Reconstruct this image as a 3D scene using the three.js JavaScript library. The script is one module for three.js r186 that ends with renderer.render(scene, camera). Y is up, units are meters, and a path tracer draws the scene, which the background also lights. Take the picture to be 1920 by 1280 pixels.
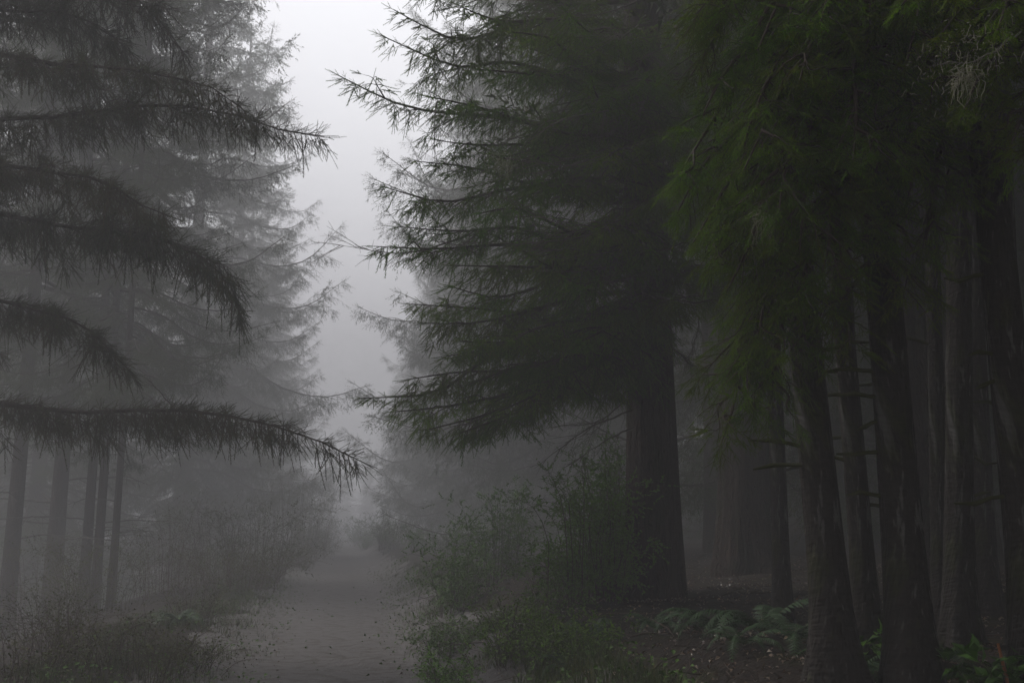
import * as THREE from 'three';
import { mergeGeometries } from 'three/addons/utils/BufferGeometryUtils.js';
import { ImprovedNoise } from 'three/addons/math/ImprovedNoise.js';

// ---------------------------------------------------------------- camera, sky, sun, exposure, haze
const scene = new THREE.Scene();
const FPX = 1900;                                   // focal length in pixels of the 1920 x 1280 photograph
const camera = new THREE.PerspectiveCamera(2 * Math.atan(640 / FPX) * 180 / Math.PI, 1.5, 0.1, 1200);
camera.rotation.order = 'YXZ';
camera.position.set(0, 1.55, 0);
camera.rotation.set(10.5 * Math.PI / 180, -9.3 * Math.PI / 180, 0);
camera.updateMatrixWorld(true);

const SKY_LEVEL = 1.0;
{
  const W = 64, H = 32, d = new Float32Array(W * H * 4);
  for (let r = 0; r < H; r++) for (let c = 0; c < W; c++) {
    const k = SKY_LEVEL, i = (r * W + c) * 4;
    d[i] = k * 0.985; d[i + 1] = k * 0.99; d[i + 2] = k * 1.03; d[i + 3] = 1;
  }
  const sky = new THREE.DataTexture(d, W, H, THREE.RGBAFormat, THREE.FloatType);
  sky.mapping = THREE.EquirectangularReflectionMapping; sky.magFilter = THREE.LinearFilter; sky.minFilter = THREE.LinearFilter; sky.needsUpdate = true;
  scene.background = sky; scene.environment = sky;
}
const sun = new THREE.DirectionalLight(new THREE.Color(1, 0.97, 0.93), 1.5);
sun.position.set(-56, 75, -48); sun.target.position.set(2, 4, -12); sun.castShadow = true;
sun.shadow.radius = 35; sun.shadow.mapSize.set(2048, 2048);
Object.assign(sun.shadow.camera, { left: -60, right: 60, top: 60, bottom: -60, near: 1, far: 240 });
scene.add(sun, sun.target);
const renderer = new THREE.WebGLRenderer({ antialias: true });
renderer.toneMapping = THREE.LinearToneMapping;
renderer.toneMappingExposure = 2.48;
renderer.shadowMap.enabled = true;
scene.fog = new THREE.FogExp2(new THREE.Color(0.98, 0.972, 1.0), 0.0128);

// ---------------------------------------------------------------- helpers
function rng(seed) { let a = seed >>> 0; return () => { a = (a + 0x6d2b79f5) | 0; let t = Math.imul(a ^ (a >>> 15), 1 | a); t = (t + Math.imul(t ^ (t >>> 7), 61 | t)) ^ t; return ((t ^ (t >>> 14)) >>> 0) / 4294967296; }; }
const V = (x, y, z) => new THREE.Vector3(x, y, z);
const UP = V(0, 1, 0), DOWN = V(0, -1, 0);
const lerp = THREE.MathUtils.lerp, smooth = (x, a, b) => THREE.MathUtils.smoothstep(x, a, b);
const noiseGen = new ImprovedNoise();
const noise = (x, y, z = 0) => noiseGen.noise(x, y, z);
const fbm = (x, y, z = 0, n = 4) => { let s = 0, a = 1, t = 0; for (let i = 0; i < n; i++) { s += a * noise(x, y, z); t += a; x *= 2.03; y *= 2.03; z *= 2.03; a *= 0.5; } return s / t; };
// a place in the photograph (pixels of 1920 x 1280) at a distance along the view axis -> metres
const at = (px, py, depth) => V((px - 960) / FPX * depth, -(py - 640) / FPX * depth, -depth).applyMatrix4(camera.matrixWorld);
// lie of the land: a level track along -z at x = 0, a bank on the right, flat forest floor on the left
function land(x, z) {
  const a = Math.abs(x), off = smooth(a, 0.7, 2.2);
  const bank = x > 0 ? smooth(x, 0.8, 2.7) * 0.72 + smooth(x, 3, 9) * 0.35 + 9 * smooth(x, 9, 38) : smooth(-x, 1.0, 2.2) * 0.12 - smooth(-x, 2.5, 12) * 2.0;
  return bank + off * (0.16 * fbm(x * 0.35, z * 0.35, 3.1, 3) + 0.05 * fbm(x * 1.7, z * 1.7, 8.2, 2));
}
const taken = new Map();
function numbered(n) { const k = taken.get(n) ?? 0; taken.set(n, k + 1); return k ? n + '_' + String(k).padStart(3, '0') : n; }
function shade(o) { o.traverse((m) => { if (m.isMesh) { m.castShadow = true; m.receiveShadow = true; } }); return o; }
function tag(o, label, category, group, kind) { o.userData = { label, category }; if (group) o.userData.group = group; if (kind) o.userData.kind = kind; return o; }
function thing(name, label, category, pos = V(0, 0, 0), group) { const g = new THREE.Group(); g.name = numbered(name); g.position.copy(pos); tag(g, label, category, group); scene.add(g); return g; }
function mesh(name, geo, mat, parent) { const m = new THREE.Mesh(geo, mat); m.name = parent === scene ? numbered(name) : name; parent.add(m); return m; }
function structure(name, geo, mat) { const m = mesh(name, geo, mat, scene); m.userData = { kind: 'structure' }; return m; }

// a growing soup of triangles with colours
class Soup {
  constructor() { this.p = []; this.n = []; this.c = []; this.t = []; }
  tri(a, b, c, col, na, nb, nc) {
    this.p.push(a.x, a.y, a.z, b.x, b.y, b.z, c.x, c.y, c.z);
    if (!na) { const e = b.clone().sub(a), f = c.clone().sub(a); na = nb = nc = e.cross(f).normalize(); }
    this.n.push(na.x, na.y, na.z, nb.x, nb.y, nb.z, nc.x, nc.y, nc.z);
    for (let i = 0; i < 3; i++) { this.c.push(col[0], col[1], col[2]); this.t.push(this.p[this.p.length - 9 + i * 3] , this.p[this.p.length - 9 + i * 3 + 1]); }
  }
  // tapered tube through points
  tube(pts, rad, sides, col, uvr = 1) {
    const rings = [];
    let ref = Math.abs(pts[1].clone().sub(pts[0]).normalize().y) > 0.9 ? V(1, 0, 0) : UP.clone();
    let len = 0;
    for (let i = 0; i < pts.length; i++) {
      const T = pts[Math.min(i + 1, pts.length - 1)].clone().sub(pts[Math.max(i - 1, 0)]).normalize();
      const A = ref.clone().addScaledVector(T, -ref.dot(T)).normalize(), B = T.clone().cross(A); ref = A;
      if (i) len += pts[i].distanceTo(pts[i - 1]);
      const ring = [];
      for (let k = 0; k <= sides; k++) { const a = k / sides * Math.PI * 2, nn = A.clone().multiplyScalar(Math.cos(a)).addScaledVector(B, Math.sin(a)); ring.push([pts[i].clone().addScaledVector(nn, rad[i]), nn, k / sides, len]); }
      rings.push(ring);
    }
    const put = (a, b, c) => { for (const q of [a, b, c]) { this.p.push(q[0].x, q[0].y, q[0].z); this.n.push(q[1].x, q[1].y, q[1].z); this.c.push(col[0], col[1], col[2]); this.t.push(q[2] * uvr, q[3]); } };
    for (let i = 0; i + 1 < rings.length; i++) for (let k = 0; k < sides; k++) { const a = rings[i][k], b = rings[i][k + 1], c = rings[i + 1][k + 1], d = rings[i + 1][k]; put(a, b, c); put(a, c, d); }
  }
  geo() {
    const g = new THREE.BufferGeometry(), f = (a, n) => new THREE.BufferAttribute(new Float32Array(a), n);
    g.setAttribute('position', f(this.p, 3)); g.setAttribute('normal', f(this.n, 3)); g.setAttribute('uv', f(this.t, 2)); g.setAttribute('color', f(this.c, 3));
    return g;
  }
}
// stamp many placed copies of a small geometry into one geometry
function stamp(parts) {
  let n = 0; for (const [g, ms] of parts) n += g.attributes.position.count * ms.length;
  const P = new Float32Array(n * 3), N = new Float32Array(n * 3), T = new Float32Array(n * 2), C = new Float32Array(n * 3), v = V(), nm = new THREE.Matrix3();
  let o = 0;
  for (const [g, ms] of parts) {
    const gp = g.attributes.position, gn = g.attributes.normal, gu = g.attributes.uv, gc = g.attributes.color;
    for (const { m, tint } of ms) {
      nm.getNormalMatrix(m);
      for (let i = 0; i < gp.count; i++, o++) {
        v.fromBufferAttribute(gp, i).applyMatrix4(m); P[o * 3] = v.x; P[o * 3 + 1] = v.y; P[o * 3 + 2] = v.z;
        v.fromBufferAttribute(gn, i).applyMatrix3(nm).normalize(); N[o * 3] = v.x; N[o * 3 + 1] = v.y; N[o * 3 + 2] = v.z;
        T[o * 2] = gu.getX(i); T[o * 2 + 1] = gu.getY(i);
        for (let k = 0; k < 3; k++) C[o * 3 + k] = gc.getComponent(i, k) * (tint ? tint[k] : 1);
      }
    }
  }
  const g = new THREE.BufferGeometry();
  g.setAttribute('position', new THREE.BufferAttribute(P, 3)); g.setAttribute('normal', new THREE.BufferAttribute(N, 3)); g.setAttribute('uv', new THREE.BufferAttribute(T, 2)); g.setAttribute('color', new THREE.BufferAttribute(C, 3));
  return g;
}
// matrix that turns +x to dir, rolled about it
function aim(pos, dir, scale, roll) {
  const x = dir.clone().normalize(), r = Math.abs(x.y) > 0.95 ? V(1, 0, 0) : UP, z = x.clone().cross(r).normalize(), y = z.clone().cross(x);
  const c = Math.cos(roll), s = Math.sin(roll), y2 = y.clone().multiplyScalar(c).addScaledVector(z, s), z2 = x.clone().cross(y2);
  return new THREE.Matrix4().makeBasis(x, y2, z2).scale(typeof scale === 'number' ? V(scale, scale, scale) : scale).setPosition(pos);
}
function instanced(name, geo, mat, list, parent, kind = 'stuff') {
  const m = new THREE.InstancedMesh(geo, mat, list.length), col = new THREE.Color();
  list.forEach(({ m: mm, tint }, i) => { m.setMatrixAt(i, mm); m.setColorAt(i, tint ? col.setRGB(tint[0], tint[1], tint[2]) : col.setRGB(1, 1, 1)); });
  m.name = parent === scene ? numbered(name) : name; m.userData = { kind }; parent.add(m); return m;
}

// ---------------------------------------------------------------- procedural textures and materials
function texture(size, f, srgb = true) {
  const d = new Uint8Array(size * size * 4);
  for (let y = 0; y < size; y++) for (let x = 0; x < size; x++) { const c = f(x / size, y / size), i = (y * size + x) * 4; for (let k = 0; k < 3; k++) d[i + k] = Math.max(0, Math.min(255, (srgb ? Math.pow(Math.max(0, c[k]), 1 / 2.2) : c[k]) * 255)); d[i + 3] = 255; }
  const t = new THREE.DataTexture(d, size, size); t.wrapS = t.wrapT = THREE.RepeatWrapping; t.magFilter = THREE.LinearFilter; t.minFilter = THREE.LinearMipmapLinearFilter; t.generateMipmaps = true;
  if (srgb) t.colorSpace = THREE.SRGBColorSpace; t.needsUpdate = true; return t;
}
// noise that repeats over the unit square
const tiled = (u, v, fx, fy, s, n = 4) => { const a = u * Math.PI * 2, b = v * Math.PI * 2; return fbm(Math.cos(a) * fx / 6.28 + 7.3 + s, Math.sin(a) * fx / 6.28 + Math.cos(b) * fy / 6.28, Math.sin(b) * fy / 6.28 + 3.7 * s, n); };
const furrow = (u, v) => { const w = tiled(u, v, 6, 6, 1, 3) * 0.09, f = tiled(u + w, v, 46, 3.2, 2, 3); return Math.pow(Math.min(1, Math.abs(f) * 3.2), 0.6); };
const barkMap = texture(512, (u, v) => { const f = furrow(u, v), g = tiled(u, v, 90, 30, 5, 3), m = tiled(u, v, 5, 4, 9, 4), k = 0.45 + 0.6 * f + 0.35 * g; const green = smooth(m, 0.08, 0.4) * 0.5; return [lerp(0.058 * k, 0.038 * k, green), lerp(0.041 * k, 0.045 * k, green), lerp(0.032 * k, 0.019 * k, green)]; });
const barkBump = texture(512, (u, v) => { const k = furrow(u, v) * 0.8 + 0.25 * (tiled(u, v, 90, 30, 5, 2) + 0.5); return [k, k, k]; }, false);
const mottleMap = texture(512, (u, v) => { const a = tiled(u, v, 12, 8, 11, 4), b = tiled(u, v, 40, 28, 14, 4), c = tiled(u, v, 7, 9, 17, 3), s = tiled(u, v, 8, 90, 21, 2); const pale = smooth(a + 0.5 * b, 0.12, 0.36), moss = smooth(c + 0.4 * b, 0.1, 0.4); let r = [0.03, 0.024, 0.02]; r = r.map((x, i) => lerp(x, [0.13, 0.125, 0.115][i], pale * 0.75)); r = r.map((x, i) => lerp(x, [0.034, 0.036, 0.012][i], moss * 0.75)); const k = 0.8 + 0.5 * b + 0.3 * s; return r.map((x) => x * k); });
const mottleBump = texture(512, (u, v) => { const k = 0.5 + 0.5 * tiled(u, v, 40, 28, 14, 4) + 0.3 * tiled(u, v, 8, 90, 21, 2); return [k, k, k]; }, false);
const litterMap = texture(1024, (u, v) => { const a = tiled(u, v, 60, 60, 31, 4), b = tiled(u, v, 9, 9, 33, 4), c = tiled(u, v, 150, 150, 36, 2); const k = 0.75 + 0.9 * a + 0.5 * c, moss = smooth(b, 0.05, 0.3); return [0.025 * k, lerp(0.017, 0.021, moss) * k, lerp(0.012, 0.008, moss) * k]; });
const litterBump = texture(1024, (u, v) => { const k = 0.5 + 0.5 * tiled(u, v, 60, 60, 31, 4) + 0.3 * tiled(u, v, 150, 150, 36, 2); return [k, k, k]; }, false);
const gravelMap = texture(1024, (u, v) => { const a = tiled(u, v, 170, 170, 41, 3), b = tiled(u, v, 8, 8, 43, 4); const k = 1 + 0.6 * a + 0.3 * b; const w = smooth(tiled(u, v, 14, 14, 47, 4), 0.0, 0.25); return [lerp(0.12, 0.085, w) * k, lerp(0.111, 0.075, w) * k, lerp(0.107, 0.067, w) * k]; });
for (const t of [litterMap, litterBump]) t.repeat.set(0.25, 0.25);
gravelMap.repeat.set(0.5, 0.5);
for (const t of [barkMap, barkBump, mottleMap, mottleBump]) t.repeat.set(1, 0.5);
const std = (name, o) => { const m = new THREE.MeshPhysicalMaterial(o); m.name = name; return m; };
const M = {
  bark: std('furrowed bark', { specularIntensity: 0.25, map: barkMap, bumpMap: barkBump, bumpScale: 0.05, roughness: 0.9 }),
  mottled: std('mottled mossy bark', { specularIntensity: 0.25, map: mottleMap, bumpMap: mottleBump, bumpScale: 0.025, roughness: 0.75 }),
  twig: std('twig wood', { specularIntensity: 0.25, vertexColors: true, roughness: 0.8 }),
  needle: std('needles', { specularIntensity: 0.25, vertexColors: true, roughness: 0.6, side: THREE.DoubleSide }),
  soft: Object.assign(new THREE.MeshPhysicalMaterial({ vertexColors: true, roughness: 0.92, specularIntensity: 0.25, transmission: 0.45, thickness: 0, side: THREE.DoubleSide }), { name: 'soft needles' }),
  leaf: std('leaves', { vertexColors: true, roughness: 0.55, specularIntensity: 0.35, side: THREE.DoubleSide }),
  lichen: std('lichen', { vertexColors: true, roughness: 0.95, side: THREE.DoubleSide }),
  litter: std('forest litter', { specularIntensity: 0.25, map: litterMap, bumpMap: litterBump, bumpScale: 0.03, roughness: 0.85 }),
  gravel: std('packed earth', { map: gravelMap, bumpMap: litterBump, bumpScale: 0.02, roughness: 0.92, specularIntensity: 0.25 }),
};

// ---------------------------------------------------------------- ground and track
function sheet(xs, zs, y) {
  const p = [], uv = [], idx = [];
  for (const z of zs) for (const x of xs) { p.push(x, y(x, z), z); uv.push(x, -z); }
  const w = xs.length;
  for (let j = 0; j + 1 < zs.length; j++) for (let i = 0; i + 1 < w; i++) { const a = j * w + i; idx.push(a, a + w, a + 1, a + 1, a + w, a + w + 1); }
  const g = new THREE.BufferGeometry(); g.setAttribute('position', new THREE.Float32BufferAttribute(p, 3)); g.setAttribute('uv', new THREE.Float32BufferAttribute(uv, 2)); g.setIndex(idx); g.computeVertexNormals(); return g;
}
{
  const xs = [], zs = [];
  for (let i = -70; i <= 70; i++) xs.push(Math.sign(i) * (Math.abs(i) * 0.18 + Math.pow(Math.abs(i) / 70, 4) * 110));
  for (let i = 0; i <= 150; i++) zs.push(24 - i * 0.45 - Math.pow(i / 150, 4) * 230);
  structure('ground', sheet(xs, zs, land), M.litter);
  const rx = [], rz = []; for (let i = -8; i <= 8; i++) rx.push(i * 0.25); for (let i = 0; i <= 900; i++) rz.push(10 - i * 0.13 - Math.pow(i / 900, 3) * 22);
  const tg = sheet(rx, rz, (x, z) => land(x, z) + 0.024 - 0.012 * x * x / 4), tp = tg.attributes.position;
  for (let i = 0; i < tp.count; i++) { const x = tp.getX(i), z = tp.getZ(i); const q = x * (0.95 + 0.4 * fbm(Math.sign(x) * 5, z * 0.5, 1, 3)); tp.setX(i, q); tp.setY(i, land(q, z) + 0.024 - 0.012 * q * q / 4); }
  structure('forest_track', tg, M.gravel);
}

// ---------------------------------------------------------------- needles, shoots, branches
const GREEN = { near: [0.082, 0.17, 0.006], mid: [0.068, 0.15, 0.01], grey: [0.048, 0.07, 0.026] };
const WOOD = [0.055, 0.042, 0.034], DEAD = [0.1, 0.088, 0.075];
// a leafy shoot along +x, about 1 unit = 0.25 m long when scaled by 1
function shootGeo(seed, { len = 0.25, needles = 46, nl = 0.024, nw = 0.0034, bend = 0.05, forks = 1, stem = true, col = GREEN.mid }) {
  const R = rng(seed), s = new Soup();
  const axis = (p0, dir, L, n) => {
    const side = V(R() - 0.5, R() - 0.5, R() - 0.5), pt = (u) => p0.clone().addScaledVector(dir, L * u).addScaledVector(side, bend * L * u * u * 2);
    if (stem) s.tube([pt(0), pt(0.5), pt(1)], [0.0026, 0.002, 0.0008], 3, WOOD);
    for (let i = 0; i < n; i++) {
      const u = (i + R()) / n, p = pt(u), T = pt(Math.min(1, u + 0.05)).sub(pt(u - 0.05)).normalize(), a = i * 2.4 + R() * 0.8;
      const A = Math.abs(T.y) > 0.9 ? V(1, 0, 0) : UP, B = T.clone().cross(A).normalize(), C = B.clone().cross(T);
      const out = B.clone().multiplyScalar(Math.cos(a)).addScaledVector(C, Math.sin(a) * 0.75), fw = 0.5 + 0.5 * R();
      const d = out.clone().addScaledVector(T, fw + u * 0.4).normalize(), w = T.clone().cross(d).normalize().multiplyScalar(nw * 0.5), l = nl * (0.75 + 0.5 * R()) * (1 - 0.25 * u);
      const k = 0.7 + 0.6 * R(), y = R() < 0.05 ? 1.6 : 1, q = [col[0] * k * y, col[1] * k, col[2] * k];
      s.tri(p.clone().add(w), p.clone().sub(w), p.clone().addScaledVector(d, l), q);
    }
  };
  axis(V(0, 0, 0), V(1, 0, 0), len, needles);
  for (let f = 0; f < forks; f++) for (const q of [-1, 1]) axis(V(len * (0.22 + 0.3 * f), 0, 0), V(0.8, (R() - 0.5) * 0.4, q * (0.5 + 0.2 * R())).normalize(), len * (0.55 - 0.14 * f), Math.round(needles * 0.5));
  return s.geo();
}
const SHOOT = {
  fine: [1, 2, 3].map((k) => shootGeo(100 + k, { needles: 40, forks: k - 1 ? 1 : 0, nl: 0.027, nw: 0.0085, col: GREEN.mid })),
  near: [1, 2, 3].map((k) => shootGeo(140 + k, { needles: 44, forks: k === 1 ? 1 : 2, nw: 0.0055, nl: 0.024, col: GREEN.near })),
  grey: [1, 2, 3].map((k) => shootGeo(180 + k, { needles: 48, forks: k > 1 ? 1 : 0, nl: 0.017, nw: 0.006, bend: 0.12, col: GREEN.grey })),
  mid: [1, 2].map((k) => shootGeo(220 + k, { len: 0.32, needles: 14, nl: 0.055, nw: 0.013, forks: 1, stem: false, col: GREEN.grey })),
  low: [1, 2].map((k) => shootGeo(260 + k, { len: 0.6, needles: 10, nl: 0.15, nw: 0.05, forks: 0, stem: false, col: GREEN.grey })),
};
function growBranch(pts, o, R, wood = new Soup(), shoots = []) {
  const curve = new THREE.CatmullRomCurve3(pts), L = curve.getLength(), col = o.wood ?? WOOD;
  const r0 = o.r0 ?? 0.02 + L * 0.006, mp = [], mr = [];
  for (let i = 0; i <= 12; i++) { mp.push(curve.getPointAt(i / 12)); mr.push(r0 * (1 - 0.88 * i / 12)); }
  wood.tube(mp, mr, 5, col);
  const jit = (k) => V(R() - 0.5, R() - 0.5, R() - 0.5).multiplyScalar(k);
  const add = (p, d, len) => { const t = 0.72 + 0.56 * R(), w = R(); shoots.push({ m: aim(p, d, len / 0.25, o.flat ? (R() - 0.5) * 0.9 : R() * 6.28), tint: [t * (1 + 0.25 * w * w), t, t * (1 - 0.15 * w)], k: Math.floor(R() * 997) }); };
  const n = Math.max(2, Math.round(L * (1 - o.bare) / o.step)), ph = R() * 50, clump = (t, k) => 0.55 + 1.5 * Math.abs(noise(t * L * k + ph, 3.3, k));
  for (let i = 0; i < n; i++) {
    const t = Math.min(0.985, o.bare + (1 - o.bare) * (i + R()) / n), P = curve.getPointAt(t), T = curve.getTangentAt(t), S = T.clone().cross(UP).normalize();
    const cl = clump(t, 2.3), prof = (Math.pow(1 - t, 0.75) * Math.min(1, 0.45 + (t - o.bare) * 3) + 0.1) * o.side * (0.4 + 0.7 * cl);
    if (cl < 0.72 && R() < 0.55) continue;
    for (const q of [-1, 1]) {
      if (R() < (o.gap ?? 0.08)) continue;
      const a = lerp(1.15, 0.6, t) + (R() - 0.5) * 0.5, len = prof * (0.55 + 0.75 * R());
      const d = T.clone().multiplyScalar(Math.cos(a)).addScaledVector(S, q * Math.sin(a)).addScaledVector(UP, (o.lift ?? 0) + (R() - 0.5) * 0.35).normalize();
      const pt = (u) => P.clone().addScaledVector(d, len * u).addScaledVector(DOWN, o.droop * len * u * u);
      if (len > (o.minTwig ?? 0.12)) wood.tube([pt(0), pt(0.35), pt(0.7), pt(1)], [0.003 + len * 0.006, 0.0025 + len * 0.004, 0.002 + len * 0.002, 0.0012], 3, col);
      const ns = Math.max(1, Math.round(len / o.sstep));
      for (let k = 0; k < ns; k++) {
        const u = (k + 0.3 + 0.6 * R()) / ns, p = pt(u), dt = d.clone().addScaledVector(DOWN, 2 * o.droop * u).normalize(), lat = dt.clone().cross(UP).normalize().multiplyScalar(k % 2 ? 1 : -1);
        const sd = dt.multiplyScalar(0.75).addScaledVector(lat, 0.65), h = Math.min(0.96, o.hang * (0.5 + R()));
        add(p, sd.lerp(DOWN, h).add(jit(o.jit ?? 0.4)), o.slen * (0.5 + 0.9 * R() * R()) * (0.7 + 0.4 * cl) * (1 - 0.3 * u));
      }
      add(pt(0.95), d.clone().addScaledVector(DOWN, 1.6 * o.droop).add(jit(0.2)), o.slen * 0.8);
    }
    for (let q = 0; q < (o.tops ?? 1); q++) if (R() < (o.top ?? 0.4)) add(P, T.clone().multiplyScalar(0.8).addScaledVector(UP, 0.25 + 0.6 * R()).addScaledVector(S, (R() - 0.5) * 1.6), o.slen * (0.35 + 0.4 * R()));
    if (R() < (o.fringe ?? 0.3)) add(P, DOWN.clone().addScaledVector(T, 0.3).add(jit(0.5)), o.slen * (0.7 + 0.9 * R()));
  }
  for (let j = 0; j < (o.boughs ?? 0); j++) {
    const t = 0.2 + 0.68 * (j + R() * 0.8) / o.boughs, q = j % 2 ? 1 : -1, P = curve.getPointAt(t), T = curve.getTangentAt(t), S = T.clone().cross(UP).normalize(), a = 0.5 + 0.6 * R(), len = (o.boughLen ?? 0.3 * L) * (1.15 - 0.75 * t) * (0.6 + 0.6 * R());
    const d = T.clone().multiplyScalar(Math.cos(a)).addScaledVector(S, q * Math.sin(a)).addScaledVector(UP, (R() - 0.55) * 0.4).normalize();
    growBranch([P, P.clone().addScaledVector(d, len * 0.4).add(jit(0.08)), P.clone().addScaledVector(d, len * 0.75).addScaledVector(DOWN, len * 0.12 * o.droop).add(jit(0.1)), P.clone().addScaledVector(d, len).addScaledVector(DOWN, len * 0.4 * o.droop * R())], { ...o, boughs: 0, bare: 0.04, side: o.side * 0.55, r0: 0.008 + 0.004 * len, inner: true }, R, wood, shoots);
  }
  const T1 = curve.getTangentAt(1);
  for (let k = 0; k < 3; k++) add(curve.getPointAt(1 - k * 0.012), T1.clone().add(jit(0.5 * k)), o.slen * 0.7);
  return o.inner ? null : { wood: wood.geo(), shoots };
}
// a branch with its needles as a part and a sub-part of a near tree
function heroBranch(parent, pts, o, set, R, tint) {
  const base = parent.position, b = growBranch(pts.map((p) => p.clone().sub(base)), o, R);
  const br = mesh('branch', b.wood, M.twig, parent);
  const age = 0.75 + 0.65 * R(), warm = (R() - 0.4) * 0.3;
  for (const s of b.shoots) s.tint = s.tint.map((x, i) => x * age * (tint ? tint[i] : 1) * (i === 0 ? 1 + warm : 1));
  set.forEach((g, i) => { const list = b.shoots.filter((s) => s.k % set.length === i); if (list.length) instanced('needles', g, set === SHOOT.grey ? M.needle : M.soft, list, br); });
  return br;
}
// a bare, forking dead limb
function deadLimb(pts, R, twigs = 10, col = DEAD, r0 = 0.016) {
  const s = new Soup(), c = new THREE.CatmullRomCurve3(pts), L = c.getLength(), mp = [], mr = [];
  for (let i = 0; i <= 10; i++) { mp.push(c.getPointAt(i / 10).add(V((R() - 0.5) * 0.02, (R() - 0.5) * 0.02, (R() - 0.5) * 0.02))); mr.push(r0 * (1 - 0.85 * i / 10)); }
  s.tube(mp, mr, 5, col);
  for (let k = 0; k < twigs; k++) {
    const t = 0.15 + 0.85 * R(), P = c.getPointAt(t), T = c.getTangentAt(t), l = L * (0.15 + 0.3 * R()) * (1.1 - t * 0.6), d = T.clone().add(V((R() - 0.5) * 1.6, (R() - 0.65) * 1.4, (R() - 0.5) * 1.6)).normalize(), bend = V(R() - 0.5, -0.5 * R(), R() - 0.5);
    const pt = (u) => P.clone().addScaledVector(d, l * u).addScaledVector(bend, l * 0.5 * u * u);
    s.tube([pt(0), pt(0.33), pt(0.66), pt(1)], [r0 * 0.35, r0 * 0.28, r0 * 0.2, r0 * 0.1], 3, col);
    for (let j = 0; j < 2; j++) { const u = 0.3 + 0.6 * R(), e = d.clone().add(V((R() - 0.5) * 1.8, (R() - 0.6) * 1.6, (R() - 0.5) * 1.8)).normalize(), q = pt(u); s.tube([q, q.clone().addScaledVector(e, l * 0.2), q.clone().addScaledVector(e, l * 0.38).addScaledVector(bend, l * 0.1)], [r0 * 0.18, r0 * 0.14, r0 * 0.08], 3, col); }
  }
  return s.geo();
}
// a trunk with ridged bark; the foot widens and the ridges run on into the roots
function trunkGeo(seed, H, r0, r1, { flare = 0.5, ridge = 0.05, ridges = 14, leanX = 0, leanZ = 0, sweep = 0, sides = 56, rows = 60, sink = 0.5, flareH = 1.2 } = {}) {
  const p = [], uv = [], idx = [], R = rng(seed), ph = R() * 20, per = Math.max(1, Math.round(2 * Math.PI * r0));
  for (let j = 0; j <= rows; j++) {
    const t = j / rows, y = -sink + (H + sink) * Math.pow(t, 1.7), k = Math.max(0, y) / H, r = lerp(r0, r1, Math.pow(k, 0.85)) * (1 + flare * Math.exp(-Math.max(0, y) / flareH));
    const cx = leanX * y + sweep * Math.sin(y * 0.5) , cz = leanZ * y + sweep * 0.5 * Math.cos(y * 0.37 + ph) - sweep * 0.5 * Math.cos(ph);
    for (let i = 0; i <= sides; i++) {
      const a = i / sides * Math.PI * 2, ca = Math.cos(a), sa = Math.sin(a);
      const n1 = noise(ca * ridges * 0.32 + ph, sa * ridges * 0.32, y * 0.22), n2 = noise(ca * ridges * 0.9, sa * ridges * 0.9 + ph, y * 0.5), root = noise(ca * 1.5 + ph, sa * 1.5, 4) * flare * 0.7 * Math.exp(-Math.max(0, y) / (flareH * 0.8));
      const rr = r * (1 + ridge * (1 - 2.2 * Math.abs(n1)) + ridge * 0.55 * n2 + root);
      p.push(cx + rr * ca, y, cz + rr * sa); uv.push(i / sides * per, y);
    }
  }
  const w = sides + 1;
  for (let j = 0; j < rows; j++) for (let i = 0; i < sides; i++) { const a = j * w + i; idx.push(a, a + w, a + 1, a + 1, a + w, a + w + 1); }
  const g = new THREE.BufferGeometry(); g.setAttribute('position', new THREE.Float32BufferAttribute(p, 3)); g.setAttribute('uv', new THREE.Float32BufferAttribute(uv, 2)); g.setIndex(idx); g.computeVertexNormals(); return g;
}

// ---------------------------------------------------------------- branch patterns for the trees in the fog
const PATTERN = { mid: [], low: [] };
{
  const R = rng(77);
  for (let k = 0; k < 8; k++) {
    const sag = 0.5 + 0.5 * R(), lift = 0.9 + 1.3 * R();
    const pts = [V(0, 0, 0), V(1.3, 0.1 - 0.2 * sag, 0.1 * (R() - 0.5)), V(2.6, -0.3 - 0.35 * sag, 0.35 * (R() - 0.5)), V(3.8, -0.75 * sag, 0.5 * (R() - 0.5)), V(5, -0.75 * sag + lift * 0.6, 0.6 * (R() - 0.5))];
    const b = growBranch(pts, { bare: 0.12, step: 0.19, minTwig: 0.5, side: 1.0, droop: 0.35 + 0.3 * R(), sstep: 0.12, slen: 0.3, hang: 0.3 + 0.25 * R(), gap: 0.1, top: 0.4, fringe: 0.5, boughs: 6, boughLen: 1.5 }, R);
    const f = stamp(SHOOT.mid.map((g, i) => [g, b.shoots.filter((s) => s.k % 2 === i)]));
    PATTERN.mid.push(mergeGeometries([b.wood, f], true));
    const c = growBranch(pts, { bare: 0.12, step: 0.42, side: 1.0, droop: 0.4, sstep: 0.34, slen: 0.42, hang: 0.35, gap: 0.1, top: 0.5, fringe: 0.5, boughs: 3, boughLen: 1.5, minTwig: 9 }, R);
    PATTERN.low.push([c.wood, stamp(SHOOT.low.map((g, i) => [g, c.shoots.filter((s) => s.k % 2 === i)]))]);
  }
}
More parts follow.
